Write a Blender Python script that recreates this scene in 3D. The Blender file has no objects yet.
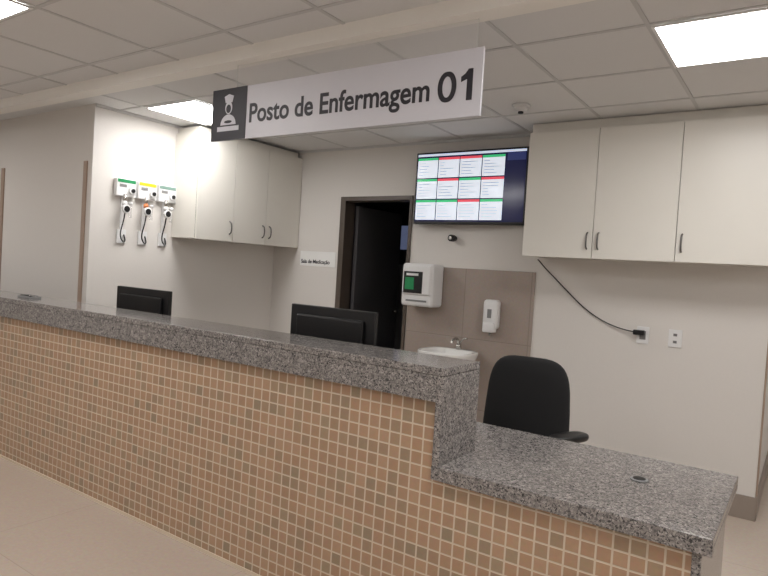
import bpy, bmesh, math, random
from mathutils import Vector, Matrix, Euler
random.seed(3)
S=bpy.context.scene
COL=bpy.context.collection
S.view_settings.view_transform='Standard'
S.view_settings.look='None'
S.view_settings.exposure=0.0

# ---------------------------------------------------------------- materials
def srgb(r,g,b):
    f=lambda c:(c/255/12.92) if c/255<=.04045 else ((c/255+.055)/1.055)**2.4
    return (f(r),f(g),f(b),1)
def M(name,col,rough=.5,metal=0,emit=0,noise=0,bump=0,nscale=40,coat=0,trans=0,alpha=1):
    m=bpy.data.materials.new(name);m.use_nodes=True
    nt=m.node_tree;b=nt.nodes['Principled BSDF']
    b.inputs['Base Color'].default_value=col
    b.inputs['Roughness'].default_value=rough
    b.inputs['Metallic'].default_value=metal
    b.inputs['Coat Weight'].default_value=coat
    b.inputs['Transmission Weight'].default_value=trans
    b.inputs['Alpha'].default_value=alpha
    if emit:
        b.inputs['Emission Color'].default_value=col
        b.inputs['Emission Strength'].default_value=emit
    if noise or bump:
        tc=nt.nodes.new('ShaderNodeTexCoord');n=nt.nodes.new('ShaderNodeTexNoise')
        n.inputs['Scale'].default_value=nscale;n.inputs['Detail'].default_value=6
        nt.links.new(tc.outputs['Object'],n.inputs['Vector'])
        if noise:
            mx=nt.nodes.new('ShaderNodeMix');mx.data_type='RGBA'
            mx.inputs['A'].default_value=tuple(c*(1-noise) for c in col[:3])+(1,)
            mx.inputs['B'].default_value=tuple(min(1,c*(1+noise)) for c in col[:3])+(1,)
            nt.links.new(n.outputs['Fac'],mx.inputs['Factor']);nt.links.new(mx.outputs['Result'],b.inputs['Base Color'])
        if bump:
            bp=nt.nodes.new('ShaderNodeBump');bp.inputs['Strength'].default_value=bump;bp.inputs['Distance'].default_value=.002
            nt.links.new(n.outputs['Fac'],bp.inputs['Height']);nt.links.new(bp.outputs['Normal'],b.inputs['Normal'])
    return m
wall=M('wall_paint',srgb(221,217,212),.6,noise=.02,bump=.15,nscale=60)
wall_dark=M('unlit_room_and_leaf',srgb(78,77,80),.7,noise=.05)  # darkness of the unlit room put into the colour; also the leaf's grey
ceil_m=M('ceiling_tile',srgb(226,226,226),.9,noise=.03,bump=.3,nscale=180)
tbar=M('ceiling_tbar',srgb(202,202,202),.5,noise=.01)
white=M('white_laminate',srgb(230,227,219),.35,noise=.01,nscale=8)
whitep=M('white_plastic',srgb(232,232,232),.3,noise=.01)
ceramic=M('ceramic',srgb(240,240,238),.08,noise=.01,coat=.5)
black=M('black_plastic',srgb(20,20,22),.4,noise=.1)
fabric=M('black_fabric',srgb(18,18,20),.85,noise=.25,bump=.6,nscale=300)
chrome=M('brushed_metal',srgb(190,188,184),.25,metal=1,noise=.03)
taupe=M('taupe_trim',srgb(168,146,130),.5,noise=.03)
base_m=M('baseboard',srgb(150,138,128),.5,noise=.03)
frame_m=M('door_frame',srgb(88,78,70),.4,noise=.05)
gap=M('shadow_gap',srgb(60,56,50),.8,noise=.02)
dark_sign=M('sign_dark',srgb(44,42,50),.5,noise=.03)
sign_w=M('sign_white',srgb(216,216,224),.4,noise=.01)
grey=M('grey_plastic',srgb(130,130,130),.5,noise=.03)
green=M('label_green',srgb(30,140,85),.5,noise=.03)
yellow=M('label_yellow',srgb(225,190,30),.5,noise=.03)
orange=M('orange_knob',srgb(200,120,70),.4,noise=.03)
acryl=M('clear_acrylic',srgb(225,225,225),.1,noise=.01,alpha=.18)
panel_e=M('led_panel',(1,.98,.965,1),.5,emit=19)

def granite():
    m=bpy.data.materials.new('grey_granite');m.use_nodes=True;nt=m.node_tree;N=nt.nodes;Lk=nt.links
    b=N['Principled BSDF'];b.inputs['Roughness'].default_value=.13
    tc=N.new('ShaderNodeTexCoord')
    nd=N.new('ShaderNodeTexNoise');nd.inputs['Scale'].default_value=110;nd.inputs['Detail'].default_value=3
    Lk.new(tc.outputs['Object'],nd.inputs['Vector'])
    add=N.new('ShaderNodeMix');add.data_type='RGBA';add.blend_type='LINEAR_LIGHT';add.inputs['Factor'].default_value=.01
    Lk.new(tc.outputs['Object'],add.inputs['A']);Lk.new(nd.outputs['Color'],add.inputs['B'])
    v=N.new('ShaderNodeTexVoronoi');v.inputs['Scale'].default_value=200
    Lk.new(add.outputs['Result'],v.inputs['Vector'])
    sep=N.new('ShaderNodeSeparateColor');Lk.new(v.outputs['Color'],sep.inputs['Color'])
    r=N.new('ShaderNodeValToRGB');r.color_ramp.interpolation='CONSTANT';e=r.color_ramp.elements
    e[0].position=0;e[0].color=srgb(72,70,70);e[1].position=.13;e[1].color=srgb(108,105,104)
    for p,c in((.32,srgb(134,129,127)),(.62,srgb(152,146,142)),(.86,srgb(172,167,163))):
        x=e.new(p);x.color=c
    Lk.new(sep.outputs['Red'],r.inputs['Fac'])
    n2=N.new('ShaderNodeTexNoise');n2.inputs['Scale'].default_value=40;n2.inputs['Detail'].default_value=5
    Lk.new(tc.outputs['Object'],n2.inputs['Vector'])
    r2=N.new('ShaderNodeValToRGB');r2.color_ramp.elements[0].position=.35;r2.color_ramp.elements[0].color=(.55,.55,.55,1)
    r2.color_ramp.elements[1].position=.6;r2.color_ramp.elements[1].color=(1,1,1,1)
    Lk.new(n2.outputs['Fac'],r2.inputs['Fac'])
    mx=N.new('ShaderNodeMix');mx.data_type='RGBA';mx.blend_type='MULTIPLY';mx.inputs['Factor'].default_value=.5
    Lk.new(r.outputs['Color'],mx.inputs['A']);Lk.new(r2.outputs['Color'],mx.inputs['B'])
    Lk.new(mx.outputs['Result'],b.inputs['Base Color'])
    return m
gran=granite()

def grid_mat(name,ax,pitch,gw,tilecols,grout,rough,off=(0,0),bumps=.5,accent=None):
    """square tile grid on object axes ax=('X','Z')"""
    m=bpy.data.materials.new(name);m.use_nodes=True;nt=m.node_tree;N=nt.nodes;Lk=nt.links
    b=N['Principled BSDF'];b.inputs['Roughness'].default_value=rough
    tc=N.new('ShaderNodeTexCoord');sp=N.new('ShaderNodeSeparateXYZ');Lk.new(tc.outputs['Object'],sp.inputs[0])
    def math_(op,a,c=None):
        n=N.new('ShaderNodeMath');n.operation=op
        for i,x in enumerate((a,c)):
            if x is None: continue
            if isinstance(x,(int,float)): n.inputs[i].default_value=x
            else: Lk.new(x,n.inputs[i])
        return n.outputs[0]
    masks=[];ids=[]
    for a,o in zip(ax,off):
        s=math_('DIVIDE',math_('SUBTRACT',sp.outputs[a],o),pitch)
        ids.append(math_('FLOOR',s))
        fr=math_('FRACT',s)
        d=math_('MINIMUM',fr,math_('SUBTRACT',1.0,fr))
        masks.append(d)
    d=math_('MINIMUM',masks[0],masks[1])
    mr=N.new('ShaderNodeMapRange');mr.interpolation_type='SMOOTHSTEP'
    mr.inputs['From Min'].default_value=gw/pitch/2*.7;mr.inputs['From Max'].default_value=gw/pitch/2*1.5
    Lk.new(d,mr.inputs['Value'])
    cx=N.new('ShaderNodeCombineXYZ');Lk.new(ids[0],cx.inputs[0]);Lk.new(ids[1],cx.inputs[1])
    wn=N.new('ShaderNodeTexWhiteNoise');wn.noise_dimensions='2D';Lk.new(cx.outputs[0],wn.inputs['Vector'])
    r=N.new('ShaderNodeValToRGB');e=r.color_ramp.elements
    e[0].position=0;e[0].color=tilecols[0];e[1].position=1;e[1].color=tilecols[-1]
    for i,c in enumerate(tilecols[1:-1]):
        x=e.new((i+1)/(len(tilecols)-1));x.color=c
    Lk.new(wn.outputs['Value'],r.inputs['Fac'])
    no=N.new('ShaderNodeTexNoise');no.inputs['Scale'].default_value=60;Lk.new(tc.outputs['Object'],no.inputs['Vector'])
    ov=N.new('ShaderNodeMix');ov.data_type='RGBA';ov.blend_type='OVERLAY';ov.inputs['Factor'].default_value=.12
    Lk.new(r.outputs['Color'],ov.inputs['A']);Lk.new(no.outputs['Color'],ov.inputs['B'])
    mx=N.new('ShaderNodeMix');mx.data_type='RGBA';mx.inputs['A'].default_value=grout
    Lk.new(mr.outputs[0],mx.inputs['Factor']);Lk.new(ov.outputs['Result'],mx.inputs['B'])
    Lk.new(mx.outputs['Result'],b.inputs['Base Color'])
    bp=N.new('ShaderNodeBump');bp.inputs['Strength'].default_value=bumps;bp.inputs['Distance'].default_value=.002
    Lk.new(mr.outputs[0],bp.inputs['Height']);Lk.new(bp.outputs['Normal'],b.inputs['Normal'])
    return m
mosaic=grid_mat('mosaic_tile',('X','Z'),.051,.006,[srgb(150,132,110),srgb(168,136,110),srgb(174,141,113),srgb(178,146,119),srgb(170,137,111),srgb(160,140,115)],srgb(208,194,174),.32)
splash_m=grid_mat('splash_tile',('X','Z'),.57,.005,[srgb(162,149,140),srgb(166,153,144)],srgb(140,130,122),.3,off=(-2.34,1.50-.57*3))
floor_m=grid_mat('floor_tile',('X','Y'),1.2,.003,[srgb(190,176,163),srgb(193,179,166)],srgb(174,160,148),.2,off=(.3,.2),bumps=.1)

# ---------------------------------------------------------------- helpers
def link(o,parent=None):
    COL.objects.link(o)
    if parent: o.parent=parent
    return o
def empty(name,loc=(0,0,0),rz=0):
    e=bpy.data.objects.new(name,None);e.empty_display_size=.1;e.location=loc;e.rotation_euler=(0,0,rz);COL.objects.link(e);return e
def mesh_from_bm(name,bm,mat,parent=None,smooth=False,loc=(0,0,0),rot=(0,0,0)):
    me=bpy.data.meshes.new(name);bm.to_mesh(me);bm.free()
    if mat: me.materials.append(mat)
    if smooth:
        for p in me.polygons:p.use_smooth=True
    o=bpy.data.objects.new(name,me);o.location=loc;o.rotation_euler=rot
    return link(o,parent)
def add_box(bm,a,b,bev=0,seg=2):
    r=bmesh.ops.create_cube(bm,size=1)
    vs=r['verts']
    for v in vs:
        v.co=Vector([(a[i]+b[i])/2+v.co[i]*(b[i]-a[i]) for i in range(3)])
    if bev:
        es=list({e for v in vs for e in v.link_edges})
        bmesh.ops.bevel(bm,geom=es,offset=bev,segments=seg,affect='EDGES',profile=.6)
def box(name,a,b,mat,parent=None,bev=0,seg=2,smooth=False):
    bm=bmesh.new();add_box(bm,a,b,bev,seg)
    return mesh_from_bm(name,bm,mat,parent,smooth)
def boxes(name,lst,mat,parent=None,bev=0):
    bm=bmesh.new()
    for a,b in lst:add_box(bm,a,b,bev)
    return mesh_from_bm(name,bm,mat,parent)
def cyl(name,p,r,h,mat,parent=None,axis='Z',r2=None,seg=28,bev=0):
    bm=bmesh.new()
    bmesh.ops.create_cone(bm,cap_ends=True,segments=seg,radius1=r,radius2=r if r2 is None else r2,depth=h)
    if bev:
        es=[e for e in bm.edges if len(e.link_faces)==2 and any(len(f.verts)>4 for f in e.link_faces)]
        bmesh.ops.bevel(bm,geom=es,offset=bev,segments=2,affect='EDGES')
    rot={'Z':(0,0,0),'X':(0,math.pi/2,0),'Y':(math.pi/2,0,0)}[axis]
    bmesh.ops.rotate(bm,verts=bm.verts,matrix=Euler(rot).to_matrix())
    for v in bm.verts:v.co+=Vector(p)
    o=mesh_from_bm(name,bm,mat,parent)
    for q in o.data.polygons:
        if len(q.vertices)<=4:q.use_smooth=True
    return o
def tube(name,pts,r,mat,parent=None,cyclic=False,res=6):
    c=bpy.data.curves.new(name,'CURVE');c.dimensions='3D';c.bevel_depth=r;c.bevel_resolution=3;c.use_fill_caps=True
    s=c.splines.new('NURBS' if len(pts)>3 else 'POLY');s.points.add(len(pts)-1)
    for i,p in enumerate(pts):s.points[i].co=(*p,1)
    s.use_endpoint_u=True;s.order_u=min(4,len(pts));s.resolution_u=res;s.use_cyclic_u=cyclic
    o=bpy.data.objects.new(name+'_c',c);COL.objects.link(o)
    bpy.context.view_layer.update()
    me=bpy.data.meshes.new_from_object(o.evaluated_get(bpy.context.evaluated_depsgraph_get()))
    bpy.data.objects.remove(o)
    me.materials.clear();me.materials.append(mat)
    for p in me.polygons:p.use_smooth=True
    o=bpy.data.objects.new(name,me);return link(o,parent)
def text(name,body,x0,x1,z0,h,y,mat,parent,bold=.0):
    """text lying on a wall plane facing -Y; baseline z0, cap height h"""
    c=bpy.data.curves.new(name,'FONT');c.body=body;c.size=1;c.offset=bold;c.extrude=.004
    o=bpy.data.objects.new(name+'_c',c);COL.objects.link(o);bpy.context.view_layer.update()
    me=bpy.data.meshes.new_from_object(o.evaluated_get(bpy.context.evaluated_depsgraph_get()))
    bpy.data.objects.remove(o)
    xs=[v.co.x for v in me.vertices]
    sc=h/.70
    sx=(x1-x0)/(max(xs)-min(xs))
    mn=min(xs)
    for v in me.vertices:
        v.co=Vector((x0+(v.co.x-mn)*sx,y-v.co.z*.3,z0+v.co.y*sc))
    me.materials.clear();me.materials.append(mat)
    o=bpy.data.objects.new(name,me);return link(o,parent)

# ---------------------------------------------------------------- room shell
H=2.57; YB=4.60; XL=-4.55; YE=2.62
box('floor',(-9,-2,-.1),(3.2,7.2,0),floor_m)
box('ceiling',(-9,-2,H),(3.2,7.2,H+.1),ceil_m)
boxes('wall_back',[((XL,YB,0),(-3.69,YB+.12,H)),((-3.69,YB,2.10),(-2.90,YB+.12,H)),((-2.90,YB,0),(-.2,YB+.12,H))],wall)
boxes('wall_left',[((XL-.12,YE,0),(XL,YB+.12,H)),((-9,YE,0),(XL-.12,YE+.12,H))],wall)
box('wall_hall_side',(-.32,YB+.12,0),(-.2,7.0,H),wall)
box('wall_hall_end',(-.2,6.9,0),(3.1,7.0,H),wall)
box('wall_right',(3.1,-2,0),(3.2,7.0,H),wall)
box('wall_front',(-9,-2,0),(3.1,-1.9,H),wall)
box('wall_far_left',(-9,-1.9,0),(-8.9,YE,H),wall)
# medication room beyond the doorway, its darkness painted into the surfaces
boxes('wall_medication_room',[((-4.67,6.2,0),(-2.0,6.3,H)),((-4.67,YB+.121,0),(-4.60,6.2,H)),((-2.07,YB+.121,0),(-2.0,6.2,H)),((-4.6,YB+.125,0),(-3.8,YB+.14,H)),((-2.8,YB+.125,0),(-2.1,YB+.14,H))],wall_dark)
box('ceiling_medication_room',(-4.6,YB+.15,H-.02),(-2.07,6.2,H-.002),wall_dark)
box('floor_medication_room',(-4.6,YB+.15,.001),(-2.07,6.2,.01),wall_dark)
# door frame + open leaf
d=empty('door_1')
boxes('frame',[((-3.70,YB-.015,0),(-3.64,YB+.13,2.11)),((-2.93,YB-.015,0),(-2.90,YB+.13,2.11)),((-3.64,YB-.015,2.07),(-2.93,YB+.13,2.11))],frame_m,d,bev=.003)
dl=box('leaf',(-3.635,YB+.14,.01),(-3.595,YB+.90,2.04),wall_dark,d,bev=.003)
cyl('lever',(-3.57,YB+.83,1.02),.012,.05,chrome,d,axis='X')
# ceiling T-bar grid
bars=[]
x=-.65-.6*14
while x<3.1:
    bars.append(((x-.010,-1.9,H-.004),(x+.010,2.236,H)))
    if x>XL: bars.append(((x-.010,2.341,H-.004),(x+.010,YB if x<-.2 else 6.9,H)))
    x+=.6
for y in [-1.55+.6*i for i in range(7)]: bars.append(((-8.9,y-.010,H-.0045),(3.1,y+.010,H)))
for y in (2.82,3.42,4.02): bars.append(((XL,y-.010,H-.0045),(3.1,y+.010,H)))
boxes('trim_ceiling_grid',bars,tbar)
box('ceiling_beam',(-8.9,2.237,2.50),(3.1,2.34,H),M('beam_paint',srgb(245,243,238),.6,noise=.01))
# angle trim at the walls
boxes('trim_ceiling_angle',[((XL,YB-.02,H-.02),(-.2,YB,H)),((XL,YE,H-.02),(XL+.02,YB-.02,H))],tbar)
# baseboards & corner guards
box('baseboard_back',(-2.89,YB-.014,0),(-.19,YB,.15),base_m,bev=.003)
box('baseboard_hall',(-.2,YB,0),(-.186,6.9,.15),base_m,bev=.003)
box('baseboard_left',(XL,YE+.01,0),(XL+.014,YB-.02,.15),base_m,bev=.003)
box('trim_corner_guard_1',(-4.655,YE-.012,.15),(-4.61,YE,2.14),taupe,bev=.003)
box('trim_corner_guard_2',(-5.99,YE-.012,.15),(-5.94,YE,2.14),taupe,bev=.003)
box('trim_corner_guard_3',(-.2,YB+.02,.15),(-.19,YB+.08,1.35),taupe,bev=.003)
box('wall_splashback',(-2.89,YB-.010,.15),(-1.745,YB,1.50),splash_m,bev=.002)

# ---------------------------------------------------------------- ceiling lights, with added fill panels
def light_panel(x,y):
    e=empty('ceiling_light_or_fill')
    boxes('frame',[((x+.010,y+.010,H-.012),(x+.025,y+.590,H-.0046)),((x+.575,y+.010,H-.012),(x+.590,y+.590,H-.0046)),((x+.025,y+.010,H-.012),(x+.575,y+.025,H-.0046)),((x+.025,y+.575,H-.012),(x+.575,y+.590,H-.0046))],whitep,e)
    box('diffuser',(x+.025,y+.025,H-.009),(x+.575,y+.575,H-.005),panel_e,e)
for x,y in ((-.65,2.82),(-4.25,2.82),(-3.65,.85),(-.65,.85),(-6.65,.85),(-2.45,-.95),(-5.45,-.95),(1.75,1.45),(1.15,4.62),(.55,-.95)): light_panel(x,y)  # includes unseen panels added out of view to brighten ceiling and walls

# ---------------------------------------------------------------- counter
c=empty('reception_counter')
YF=2.036
xe=-1.085
box('tiled_front_high',(-6.6,YF,0),(xe-.01,YF+.22,.985),mosaic,c)
box('tiled_front_low',(xe-.01,YF,0),(-.235,YF+.22,.70),mosaic,c)
box('inner_lining',(-4.5,YF+.221,0),(-.235,YF+.235,.70),white,c)
box('upper_slab',(-6.6,YF-.03,1.07),(xe,2.31,1.10),gran,c,bev=.004)
box('upper_lip',(-6.6,YF-.03,.97),(xe-.03,YF-.001,1.069),gran,c,bev=.003)
box('step_end_slab',(xe-.029,YF-.03,.735),(xe,2.31,1.069),gran,c,bev=.003)
box('back_lip',(-6.6,2.285,.97),(xe-.03,2.31,1.069),gran,c,bev=.003)
box('lower_slab',(-4.52,YF+.001,.705),(-.18,2.77,.735),gran,c,bev=.004)
box('lower_lip',(xe-.03,YF-.03,.682),(-.18,YF,.735),gran,c,bev=.003)
box('lower_lip_end',(-.205,YF+.001,.682),(-.18,2.77,.704),gran,c,bev=.003)
box('end_panel',(-.234,YF-.01,0),(-.208,2.72,.704),gran,c,bev=.003)
boxes('desk_supports',[((-2.6,YF+.236,0),(-2.57,2.70,.704)),((-4.5,YF+.236,0),(-4.47,2.6,.704))],white,c)
box('floor_strip',(-6.6,YF-.006,0),(-.235,YF-.001,.018),M('light_strip',srgb(214,200,180),.5,noise=.02),c)
cyl('cable_grommet',(-.47,2.42,.738),.032,.006,grey,c,bev=.001)
cyl('cable_grommet_cap',(-.47,2.42,.742),.022,.003,black,c)

# ---------------------------------------------------------------- hanging sign
s=empty('hanging_sign')
SY=2.30
box('panel',(-2.80,SY-.006,2.10),(-1.155,SY+.006,2.38),sign_w,s,bev=.001)
box('icon_plate',(-2.80,SY-.009,2.10),(-2.53,SY-.0062,2.38),dark_sign,s)
box('acrylic_hanger',(-2.62,SY-.003,2.381),(-1.19,SY+.003,2.499),acryl,s)
text('lettering','Posto de Enfermagem',-2.505,-1.40,2.185,.098,SY-.0065,dark_sign,s,bold=.018)
def poly(name,pts,mat,parent,y,d=.002):
    bm=bmesh.new();vs=[bm.verts.new((p[0],y,p[1])) for p in pts];f=bm.faces.new(vs)
    r=bmesh.ops.extrude_face_region(bm,geom=[f])
    for v in r['geom']:
        if isinstance(v,bmesh.types.BMVert):v.co.y-=d
    bmesh.ops.recalc_face_normals(bm,faces=bm.faces)
    return mesh_from_bm(name,bm,mat,parent)
arc=lambda cx,cz,rx,rz,a0,a1,n=20:[(cx+rx*math.cos(math.radians(a0+(a1-a0)*i/n)),cz+rz*math.sin(math.radians(a0+(a1-a0)*i/n))) for i in range(n+1)]
# numerals
bm=bmesh.new();n=40;y0=SY-.0064
cx_,cz_=-1.315,2.168+.0645
ro=[bm.verts.new((cx_+.045*math.copysign(abs(math.cos(2*math.pi*i/n))**.85,math.cos(2*math.pi*i/n)),y0-.002,cz_+.0645*math.sin(2*math.pi*i/n))) for i in range(n)]
ri=[bm.verts.new((cx_+.022*math.cos(2*math.pi*i/n),y0-.002,cz_+.044*math.sin(2*math.pi*i/n))) for i in range(n)]
for i in range(n): bm.faces.new((ro[i],ro[(i+1)%n],ri[(i+1)%n],ri[i]))
mesh_from_bm('number_zero',bm,dark_sign,s)
o1=-1.250
poly('number_one',[(o1+.028,2.168),(o1+.054,2.168),(o1+.054,2.297),(o1+.033,2.297),(o1+.018,2.278),(o1,2.268),(o1,2.246),(o1+.028,2.256)],dark_sign,s,y0)
iy=SY-.0095;ix=-2.665;iz=2.245
poly('nurse_head',arc(ix,iz+.030,.027,.034,0,342),sign_w,s,iy)
poly('nurse_face',arc(ix,iz+.024,.019,.023,0,342),dark_sign,s,iy-.0021,.0006)
poly('nurse_cap',[(ix-.026,iz+.058),(ix+.026,iz+.058),(ix+.036,iz+.092),(ix,iz+.104),(ix-.036,iz+.092)],sign_w,s,iy)
poly('nurse_body',arc(ix,iz-.062,.060,.056,0,180),sign_w,s,iy)
poly('nurse_arm_line',arc(ix,iz-.046,.03,.008,0,342),dark_sign,s,iy-.0021,.0006)
poly('nurse_desk',[(ix-.085,iz-.095),(ix+.085,iz-.095),(ix+.085,iz-.070),(ix-.085,iz-.070)],sign_w,s,iy)

# ---------------------------------------------------------------- cabinets
grey_metal=M('handle_metal',srgb(120,118,116),.3,metal=1,noise=.03)
def handle(parent,p,out,h=.11):
    # bow handle; out = outward unit vector
    o=Vector(out);p=Vector(p)
    tube('handle',[p+Vector((0,0,-h/2)),p+o*.02+Vector((0,0,-h/2+.005)),p+o*.03+Vector((0,0,-h/4)),p+o*.03+Vector((0,0,h/4)),p+o*.02+Vector((0,0,h/2-.005)),p+Vector((0,0,h/2))],.006,grey_metal,parent)
cb=empty('wall_cabinet')
ZB,ZT=1.615,2.495
XC=-.21
box('carcass',(-1.73,4.272,ZB),(XC,YB-.002,ZT),white,cb,bev=.001)
box('filler_strip',(-1.73,4.30,ZT+.001),(XC,YB-.002,H-.006),white,cb)
xs=[-1.73,-1.235,-.717,XC]
for i in range(3):
    box('door_panel_%d'%(i+1),(xs[i]+.002,4.25,ZB-.004),(xs[i+1]-.002,4.269,ZT-.002),white,cb,bev=.0015)
boxes('reveals',[((-1.728,4.2691,ZB+.002),(XC-.002,4.2719,ZT-.004))],gap,cb)
for x in (xs[1]-.035,xs[1]+.04,xs[2]+.035): handle(cb,(x,4.25,1.73),(0,-1,0))
cl=empty('wall_cabinet')
box('carcass',(XL+.002,3.35,ZB),(-4.242,YB-.002,ZT),white,cl,bev=.001)
box('filler_strip',(XL+.002,3.37,ZT+.001),(-4.27,YB-.022,H-.022),white,cl)
ys=[3.35,3.745,4.14,4.595]
for i in range(3):
    box('door_panel_%d'%(i+1),(-4.239,ys[i]+.002,ZB-.004),(-4.22,ys[i+1]-.002,ZT-.002),white,cl,bev=.0015)
boxes('reveals',[((-4.2419,3.352,ZB+.002),(-4.2391,4.595,ZT-.004))],gap,cl)
for y in (ys[1]-.04,ys[2]-.04,ys[2]+.045): handle(cl,(-4.22,y,1.73),(1,0,0))

# ---------------------------------------------------------------- TV
tv=empty('wall_television')
TX0,TX1,TZ0,TZ1,TY=-2.83,-1.83,1.855,2.455,4.50
box('housing',(TX0,TY,TZ0),(TX1,TY+.05,TZ1),black,tv,bev=.006)
box('wall_mount',(-2.5,TY+.051,2.0),(-2.15,YB-.001,2.3),grey,tv)
scr=M('screen_navy',srgb(24,28,66),.15,emit=.5,noise=.05)
card=M('screen_card',srgb(222,230,242),.2,emit=.7,noise=.01)
cg=M('screen_green',srgb(60,185,120),.2,emit=.7,noise=.01)
cr=M('screen_red',srgb(225,80,95),.2,emit=.7,noise=.01)
cgr=M('screen_text',srgb(120,128,145),.2,emit=.5,noise=.01)
bl=M('screen_header',srgb(205,215,235),.2,emit=.7,noise=.01)
box('screen',(TX0+.014,TY-.002,TZ0+.022),(TX1-.014,TY-.0001,TZ1-.014),scr,tv)
sx0,sx1=TX0+.016,-2.015
y1=TY-.0025;y2=TY-.003
boxes('header_bar',[((sx0,y1,TZ1-.035),(TX1-.016,y1+.0004,TZ1-.016))],bl,tv)
W=(sx1-sx0)/4;zt=TZ1-.045;Hh=(zt-(TZ0+.03))/3
cards=[];txt=[];hd={0:[],1:[]}
pat=[[0,1,1,0],[0,1,0,1],[0,0,1,0]]
for r in range(3):
    for k in range(4):
        a=sx0+k*W+.004;b=sx0+(k+1)*W-.004;t=zt-r*Hh-.004;bo=zt-(r+1)*Hh+.006
        cards.append(((a,y1,bo),(b,y1+.0004,t)))
        hd[pat[r][k]].append(((a,y2,t-.02),(b,y2+.0004,t)))
        for q in range(5):
            txt.append(((a+.012,y2,t-.046-q*.024),(a+.05+random.random()*.11,y2+.0004,t-.042-q*.024)))
boxes('cards',cards,card,tv);boxes('card_text',txt,cgr,tv)
boxes('headers_green',hd[0],cg,tv);boxes('headers_red',hd[1],cr,tv)
box('side_panel',(-2.0,y1,TZ1-.10),(TX1-.02,y1+.0004,TZ1-.04),M('screen_side',srgb(50,60,110),.2,emit=.5,noise=.05),tv)

cm=empty('wall_sensor')
cyl('mount',(-2.47,YB-.011,1.745),.022,.02,black,cm,axis='Y')
cyl('body',(-2.47,YB-.05,1.745),.028,.055,black,cm,axis='Y',bev=.004)
cyl('eye',(-2.47,YB-.080,1.745),.014,.006,chrome,cm,axis='Y')

# ---------------------------------------------------------------- door plaque
pq=empty('door_plaque')
box('plate',(-4.18,YB-.005,1.44),(-3.735,YB-.001,1.585),M('plaque',srgb(240,240,238),.4,noise=.01),pq,bev=.001)
text('plaque_lettering','Sala de Medicação',-4.165,-3.80,1.468,.036,YB-.0055,dark_sign,pq,bold=.02)

# ---------------------------------------------------------------- paper towel dispenser
pd=empty('paper_towel_dispenser')
box('body',(-2.845,4.40,1.16),(-2.54,YB-.011,1.52),whitep,pd,bev=.035,seg=5,smooth=True)
box('front_cover',(-2.83,4.385,1.255),(-2.555,4.44,1.505),whitep,pd,bev=.02,seg=4,smooth=True)
box('window',(-2.812,4.382,1.27),(-2.63,4.387,1.45),black,pd,bev=.002)
box('label_sticker',(-2.795,4.379,1.30),(-2.71,4.383,1.40),green,pd)
box('label_white',(-2.785,4.378,1.415),(-2.67,4.383,1.435),whitep,pd)
box('paper_slot',(-2.79,4.397,1.20),(-2.59,4.401,1.215),grey,pd)
# ---------------------------------------------------------------- soap dispenser
sd=empty('soap_dispenser')
box('body',(-2.13,4.50,1.03),(-2.005,YB-.011,1.265),whitep,sd,bev=.035,seg=5,smooth=True)
box('push_lever',(-2.118,4.487,1.005),(-2.017,4.55,1.085),whitep,sd,bev=.015,seg=4,smooth=True)
cyl('nozzle',(-2.068,4.53,.995),.008,.03,grey,sd)
box('sight_window',(-2.085,4.497,1.12),(-2.05,4.502,1.19),grey,sd,bev=.002)

# ---------------------------------------------------------------- sink
sk=empty('wall_sink')
def basin():
    bm=bmesh.new();n=48;rings=[]
    cx,cy=-2.34,4.365;A,B=.22,.21
    def ring(sx,z,oy=0):
        out=[]
        for i in range(n):
            t=2*math.pi*i/n;e=.62
            X=cx+A*sx*math.copysign(abs(math.cos(t))**e,math.cos(t));Y=cy+oy+B*sx*math.copysign(abs(math.sin(t))**e,math.sin(t))
            out.append(bm.verts.new((X,min(Y,YB-.012),z-.008)))
        return out
    prof=[(.38,.66),(.62,.69),(.86,.75),(.97,.805),(1.0,.83),(1.0,.84),(.975,.846),(.86,.842),(.80,.83),(.72,.77),(.5,.735),(.12,.725)]
    for sx,z in prof: rings.append(ring(sx,z,oy=-.02 if .1<sx<.9 and z>.7 and z!=.75 else 0))
    for a,b in zip(rings,rings[1:]):
        for i in range(n):bm.faces.new((a[i],a[(i+1)%n],b[(i+1)%n],b[i]))
    bm.faces.new(rings[-1]);bm.faces.new(rings[0][::-1])
    bmesh.ops.recalc_face_normals(bm,faces=bm.faces)
    return mesh_from_bm('basin',bm,ceramic,sk,smooth=True)
basin()
tx=-2.34
cyl('drain',(tx,4.34,.720),.022,.004,chrome,sk)
cyl('tap_base',(tx,4.54,.858),.022,.045,chrome,sk)
tube('tap_spout',[(tx,4.54,.87),(tx,4.53,.92),(tx,4.48,.935),(tx,4.43,.92),(tx,4.42,.895)],.011,chrome,sk)
tube('tap_lever',[(tx,4.55,.88),(tx+.03,4.55,.925),(tx+.05,4.55,.935),(tx+.07,4.55,.93)],.008,chrome,sk)
tube('trap_pipe',[(tx,4.36,.66),(tx,4.36,.5),(tx,4.36,.42),(tx,4.45,.42),(tx,4.46,.5),(tx,4.58,.5)],.018,chrome,sk)

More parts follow.
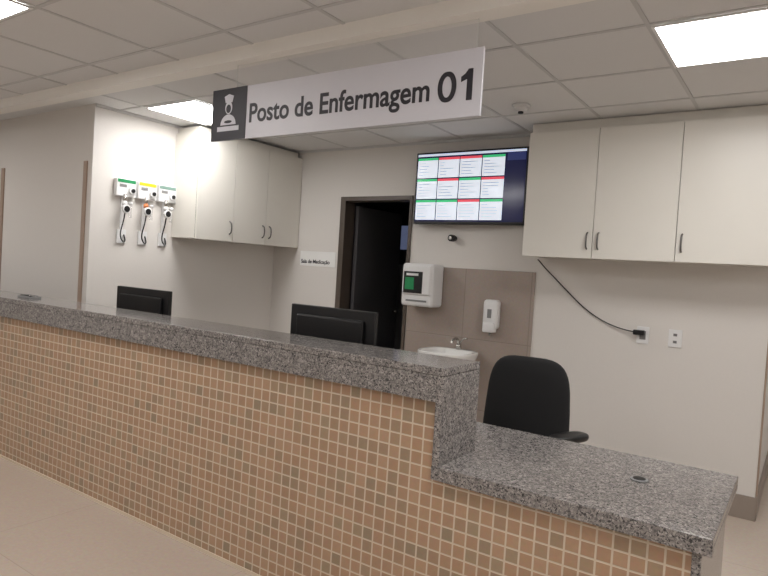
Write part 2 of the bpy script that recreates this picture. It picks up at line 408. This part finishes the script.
# ---------------------------------------------------------------- outlets and cable
def outlet(x0,x1,z0,z1,kind):
    e=empty('wall_outlet')
    box('cover_plate',(x0,YB-.009,z0),(x1,YB-.0005,z1),whitep,e,bev=.003)
    xc=(x0+x1)/2
    if kind:
        for z in (z0+(z1-z0)*f for f in (.3,.7)):
            boxes('socket',[((xc-.012,YB-.0105,z-.009),(xc+.012,YB-.0088,z+.009))],grey,e,bev=.001)
            for dx in (-.006,0,.006): cyl('hole',(xc+dx,YB-.0108,z),.0022,.002,black,e,axis='Y',seg=10)
    else:
        box('socket',(xc-.02,YB-.0105,z0+.03),(xc+.02,YB-.0088,z1-.03),grey,e,bev=.002)
outlet(-.98,-.90,1.045,1.165,0)
outlet(-.775,-.69,1.045,1.165,1)
pc=empty('power_cable')
tube('cord',[(-1.735,YB-.012,1.60),(-1.72,YB-.012,1.59),(-1.70,YB-.012,1.56),(-1.55,YB-.012,1.43),(-1.38,YB-.012,1.27),(-1.22,YB-.012,1.17),(-1.08,YB-.018,1.13),(-1.0,YB-.03,1.125)],.0042,black,pc)
box('plug',(-1.0,YB-.045,1.105),(-.925,YB-.011,1.14),black,pc,bev=.008,seg=3)

# ---------------------------------------------------------------- medical gas outlets
def gas(y,lab,knob):
    e=empty('medical_gas_outlet',(XL,y,0))
    box('console',(.001,-.085,1.90),(.045,.085,2.04),whitep,e,bev=.006)
    box('colour_label',(.0455,-.078,2.008),(.047,.078,2.034),lab,e)
    box('label_bar',(.0455,-.06,1.972),(.047,.0,1.995),grey,e)
    cyl('valve_ring',(.055,.045,1.95),.03,.02,whitep,e,axis='X',bev=.002)
    cyl('valve_core',(.067,.045,1.95),.016,.012,black,e,axis='X')
    cyl('connector',(.06,-.02,1.885),.014,.06,chrome,e)
    cyl('regulator',(.06,-.02,1.845),.020,.035,knob,e,bev=.004)
    cyl('gauge',(.085,-.02,1.80),.034,.02,whitep,e,axis='X',bev=.003)
    cyl('gauge_face',(.097,-.02,1.80),.024,.004,black,e,axis='X')
    cyl('flow_tube',(.06,.03,1.79),.013,.11,acryl,e)
    cyl('flow_cap',(.06,.03,1.85),.018,.02,whitep,e)
    tube('hose',[(.07,-.02,1.77),(.075,-.03,1.70),(.05,-.045,1.62),(.03,-.02,1.56),(.02,.02,1.53),(.016,.03,1.56),(.02,.01,1.60)],.005,black,e)
    box('rail_plate',(.001,-.045,1.53),(.012,.035,1.64),whitep,e,bev=.002)
    box('mount_strip',(.001,-.02,1.645),(.008,.01,1.895),whitep,e,bev=.001)
gas(2.885,green,whitep);gas(3.075,yellow,orange);gas(3.265,M('label_grey',srgb(120,150,140),.5,noise=.02),whitep)

# ---------------------------------------------------------------- monitors
glass=M('display_glass',srgb(10,10,12),.1,noise=.05)
def monitor(x,y,zt,w=.56,h=.34,rz=0):
    e=empty('computer_monitor',(x,y,.7355),rz)
    T=zt-.7355
    box('panel_shell',(-w/2,-.012,T-h),(w/2,.018,T),black,e,bev=.006,seg=3)
    box('rear_bulge',(-w/2+.06,-.034,T-h+.04),(w/2-.06,-.0125,T-.05),black,e,bev=.012,seg=3)
    box('display_glass',(-w/2+.012,.0182,T-h+.018),(w/2-.012,.0195,T-.012),glass,e)
    box('stand_neck',(-.03,-.055,.012),(.03,-.0345,T-h/2),black,e,bev=.006)
    box('stand_base',(-.12,-.13,0),(.12,.08,.012),black,e,bev=.005)
monitor(-2.11,2.60,1.228,w=.58)
monitor(-3.83,2.62,1.215,w=.60)

# ---------------------------------------------------------------- office chair
ch=empty('office_chair',(-1.20,2.98,0),math.radians(8))
def slab(name,w,h,t,curve,mat,parent,M4,exp=.45,nseg=40,taper=0):
    """rounded cushion: superellipse outline, domed; local XY outline, Z thickness"""
    bm=bmesh.new();rings=[]
    def ring(s,z,):
        r=[]
        for i in range(nseg):
            a=2*math.pi*i/nseg
            X=w/2*s*math.copysign(abs(math.cos(a))**exp,math.cos(a));Y=h/2*s*math.copysign(abs(math.sin(a))**exp,math.sin(a))
            X*=1-taper*(Y/(h/2))
            r.append(bm.verts.new((X,Y,z+curve*((X/(w/2))**2))))
        return r
    prof=[(.3,-t/2),(.6,-t/2),(.9,-t/2*.9),(.97,-t/2*.6),(1,0),(.97,t/2*.6),(.9,t/2*.9),(.6,t/2),(.3,t/2)]
    for s_,z in prof:rings.append(ring(s_,z))
    for a,b in zip(rings,rings[1:]):
        for i in range(nseg):bm.faces.new((a[i],a[(i+1)%nseg],b[(i+1)%nseg],b[i]))
    bm.faces.new(rings[0][::-1]);bm.faces.new(rings[-1])
    for v in bm.verts:v.co=M4@v.co
    bmesh.ops.recalc_face_normals(bm,faces=bm.faces)
    return mesh_from_bm(name,bm,mat,parent,smooth=True)
slab('seat',.50,.48,.08,.012,fabric,ch,Matrix.Translation((0,0,.48)))
slab('backrest',.465,.56,.055,-.035,fabric,ch,Matrix.Translation((0,.25,.745))@Matrix.Rotation(math.radians(84),4,'X'),exp=.5,taper=.07)
tube('back_bar',[(0,.10,.41),(0,.26,.40),(0,.33,.46),(0,.335,.56),(0,.31,.70)],.02,black,ch)
for sx in (-1,1):
    tube('arm_post',[(sx*.17,.0,.42),(sx*.25,.0,.42),(sx*.285,.0,.46),(sx*.285,.0,.56),(sx*.285,.0,.67)],.017,black,ch)
    slab('arm_pad',.095,.24,.036,0,black,ch,Matrix.Translation((sx*.285,-.02,.69))@Matrix.Rotation(math.radians(-30 if sx>0 else 10),4,'Z'),exp=.6,nseg=24)
cyl('gas_lift',(0,0,.28),.026,.30,black,ch)
box('mechanism',(-.09,-.1,.405),(.09,.12,.44),black,ch,bev=.01)
cyl('hub',(0,0,.11),.045,.07,black,ch)
for i in range(5):
    a=2*math.pi*i/5+.3;ca,sa=math.cos(a),math.sin(a)
    tube('base_leg_%d'%(i+1),[(ca*.03,sa*.03,.115),(ca*.12,sa*.12,.11),(ca*.22,sa*.22,.09),(ca*.29,sa*.29,.075)],.017,black,ch)
    cyl('caster_%d'%(i+1),(ca*.29,sa*.29,.0285),.028,.045,black,ch,axis='X' if abs(sa)>.7 else 'Y',bev=.004)
    cyl('caster_stem_%d'%(i+1),(ca*.29,sa*.29,.06),.008,.04,chrome,ch)

# ---------------------------------------------------------------- ceiling smoke detector
sm=empty('smoke_detector')
cyl('base',(-1.62,3.80,H-.010),.055,.02,whitep,sm,bev=.003)
cyl('chamber',(-1.62,3.80,H-.033),.035,.025,whitep,sm,r2=.045)
cyl('sensor',(-1.62,3.80,H-.050),.018,.012,black,sm)

# screen and storage cabinet in the dark room
ws=empty('wall_screen')
box('frame',(-4.12,6.16,1.68),(-3.72,6.198,2.0),black,ws,bev=.004)
box('display',(-4.10,6.155,1.70),(-3.74,6.159,1.98),M('ws_blue',srgb(120,130,165),.3,emit=.35,noise=.25,nscale=14),ws)
st=empty('storage_cabinet')
lg=M('storage_grey',srgb(170,170,172),.4,noise=.02)
box('carcass',(-4.16,5.82,.011),(-3.56,6.19,1.52),lg,st,bev=.004)
boxes('doors',[((-4.155,5.80,.06),(-3.863,5.819,1.51)),((-3.857,5.80,.06),(-3.565,5.819,1.51))],lg,st,bev=.002)
for x in (-3.89,-3.83): cyl('knob',(x,5.79,.9),.01,.02,grey_metal,st,axis='Y')
# small tray of pens on the counter at the far left
tr=empty('pen_tray')
box('tray',(-4.55,2.12,1.1005),(-4.38,2.2,1.112),grey,tr,bev=.003)
for i in range(3): cyl('pen_%d'%i,(-4.46,2.135+i*.022,1.118),.004,.14,(black,chrome,grey)[i],tr,axis='X',seg=10)

# ---------------------------------------------------------------- world + camera
w=bpy.data.worlds.new('World');S.world=w;w.use_nodes=True
w.node_tree.nodes['Background'].inputs[0].default_value=(.9,.93,1,1)
w.node_tree.nodes['Background'].inputs[1].default_value=.3
yaw,pitch,roll,f=math.radians(34.45),math.radians(-1.7),math.radians(3.55),620.
fw=Vector((-math.sin(yaw)*math.cos(pitch),math.cos(yaw)*math.cos(pitch),math.sin(pitch)))
r=Vector((math.cos(yaw),math.sin(yaw),0));u=r.cross(fw)
r2=r*math.cos(roll)+u*math.sin(roll);u2=-r*math.sin(roll)+u*math.cos(roll)
cam=bpy.data.cameras.new('camera');cam.lens=f/768*36;cam.sensor_width=36;cam.clip_start=.05
co=bpy.data.objects.new('camera',cam);COL.objects.link(co)
m=Matrix((r2,u2,-fw)).transposed().to_4x4();m.translation=(0,0,1.45);co.matrix_world=m
S.camera=co
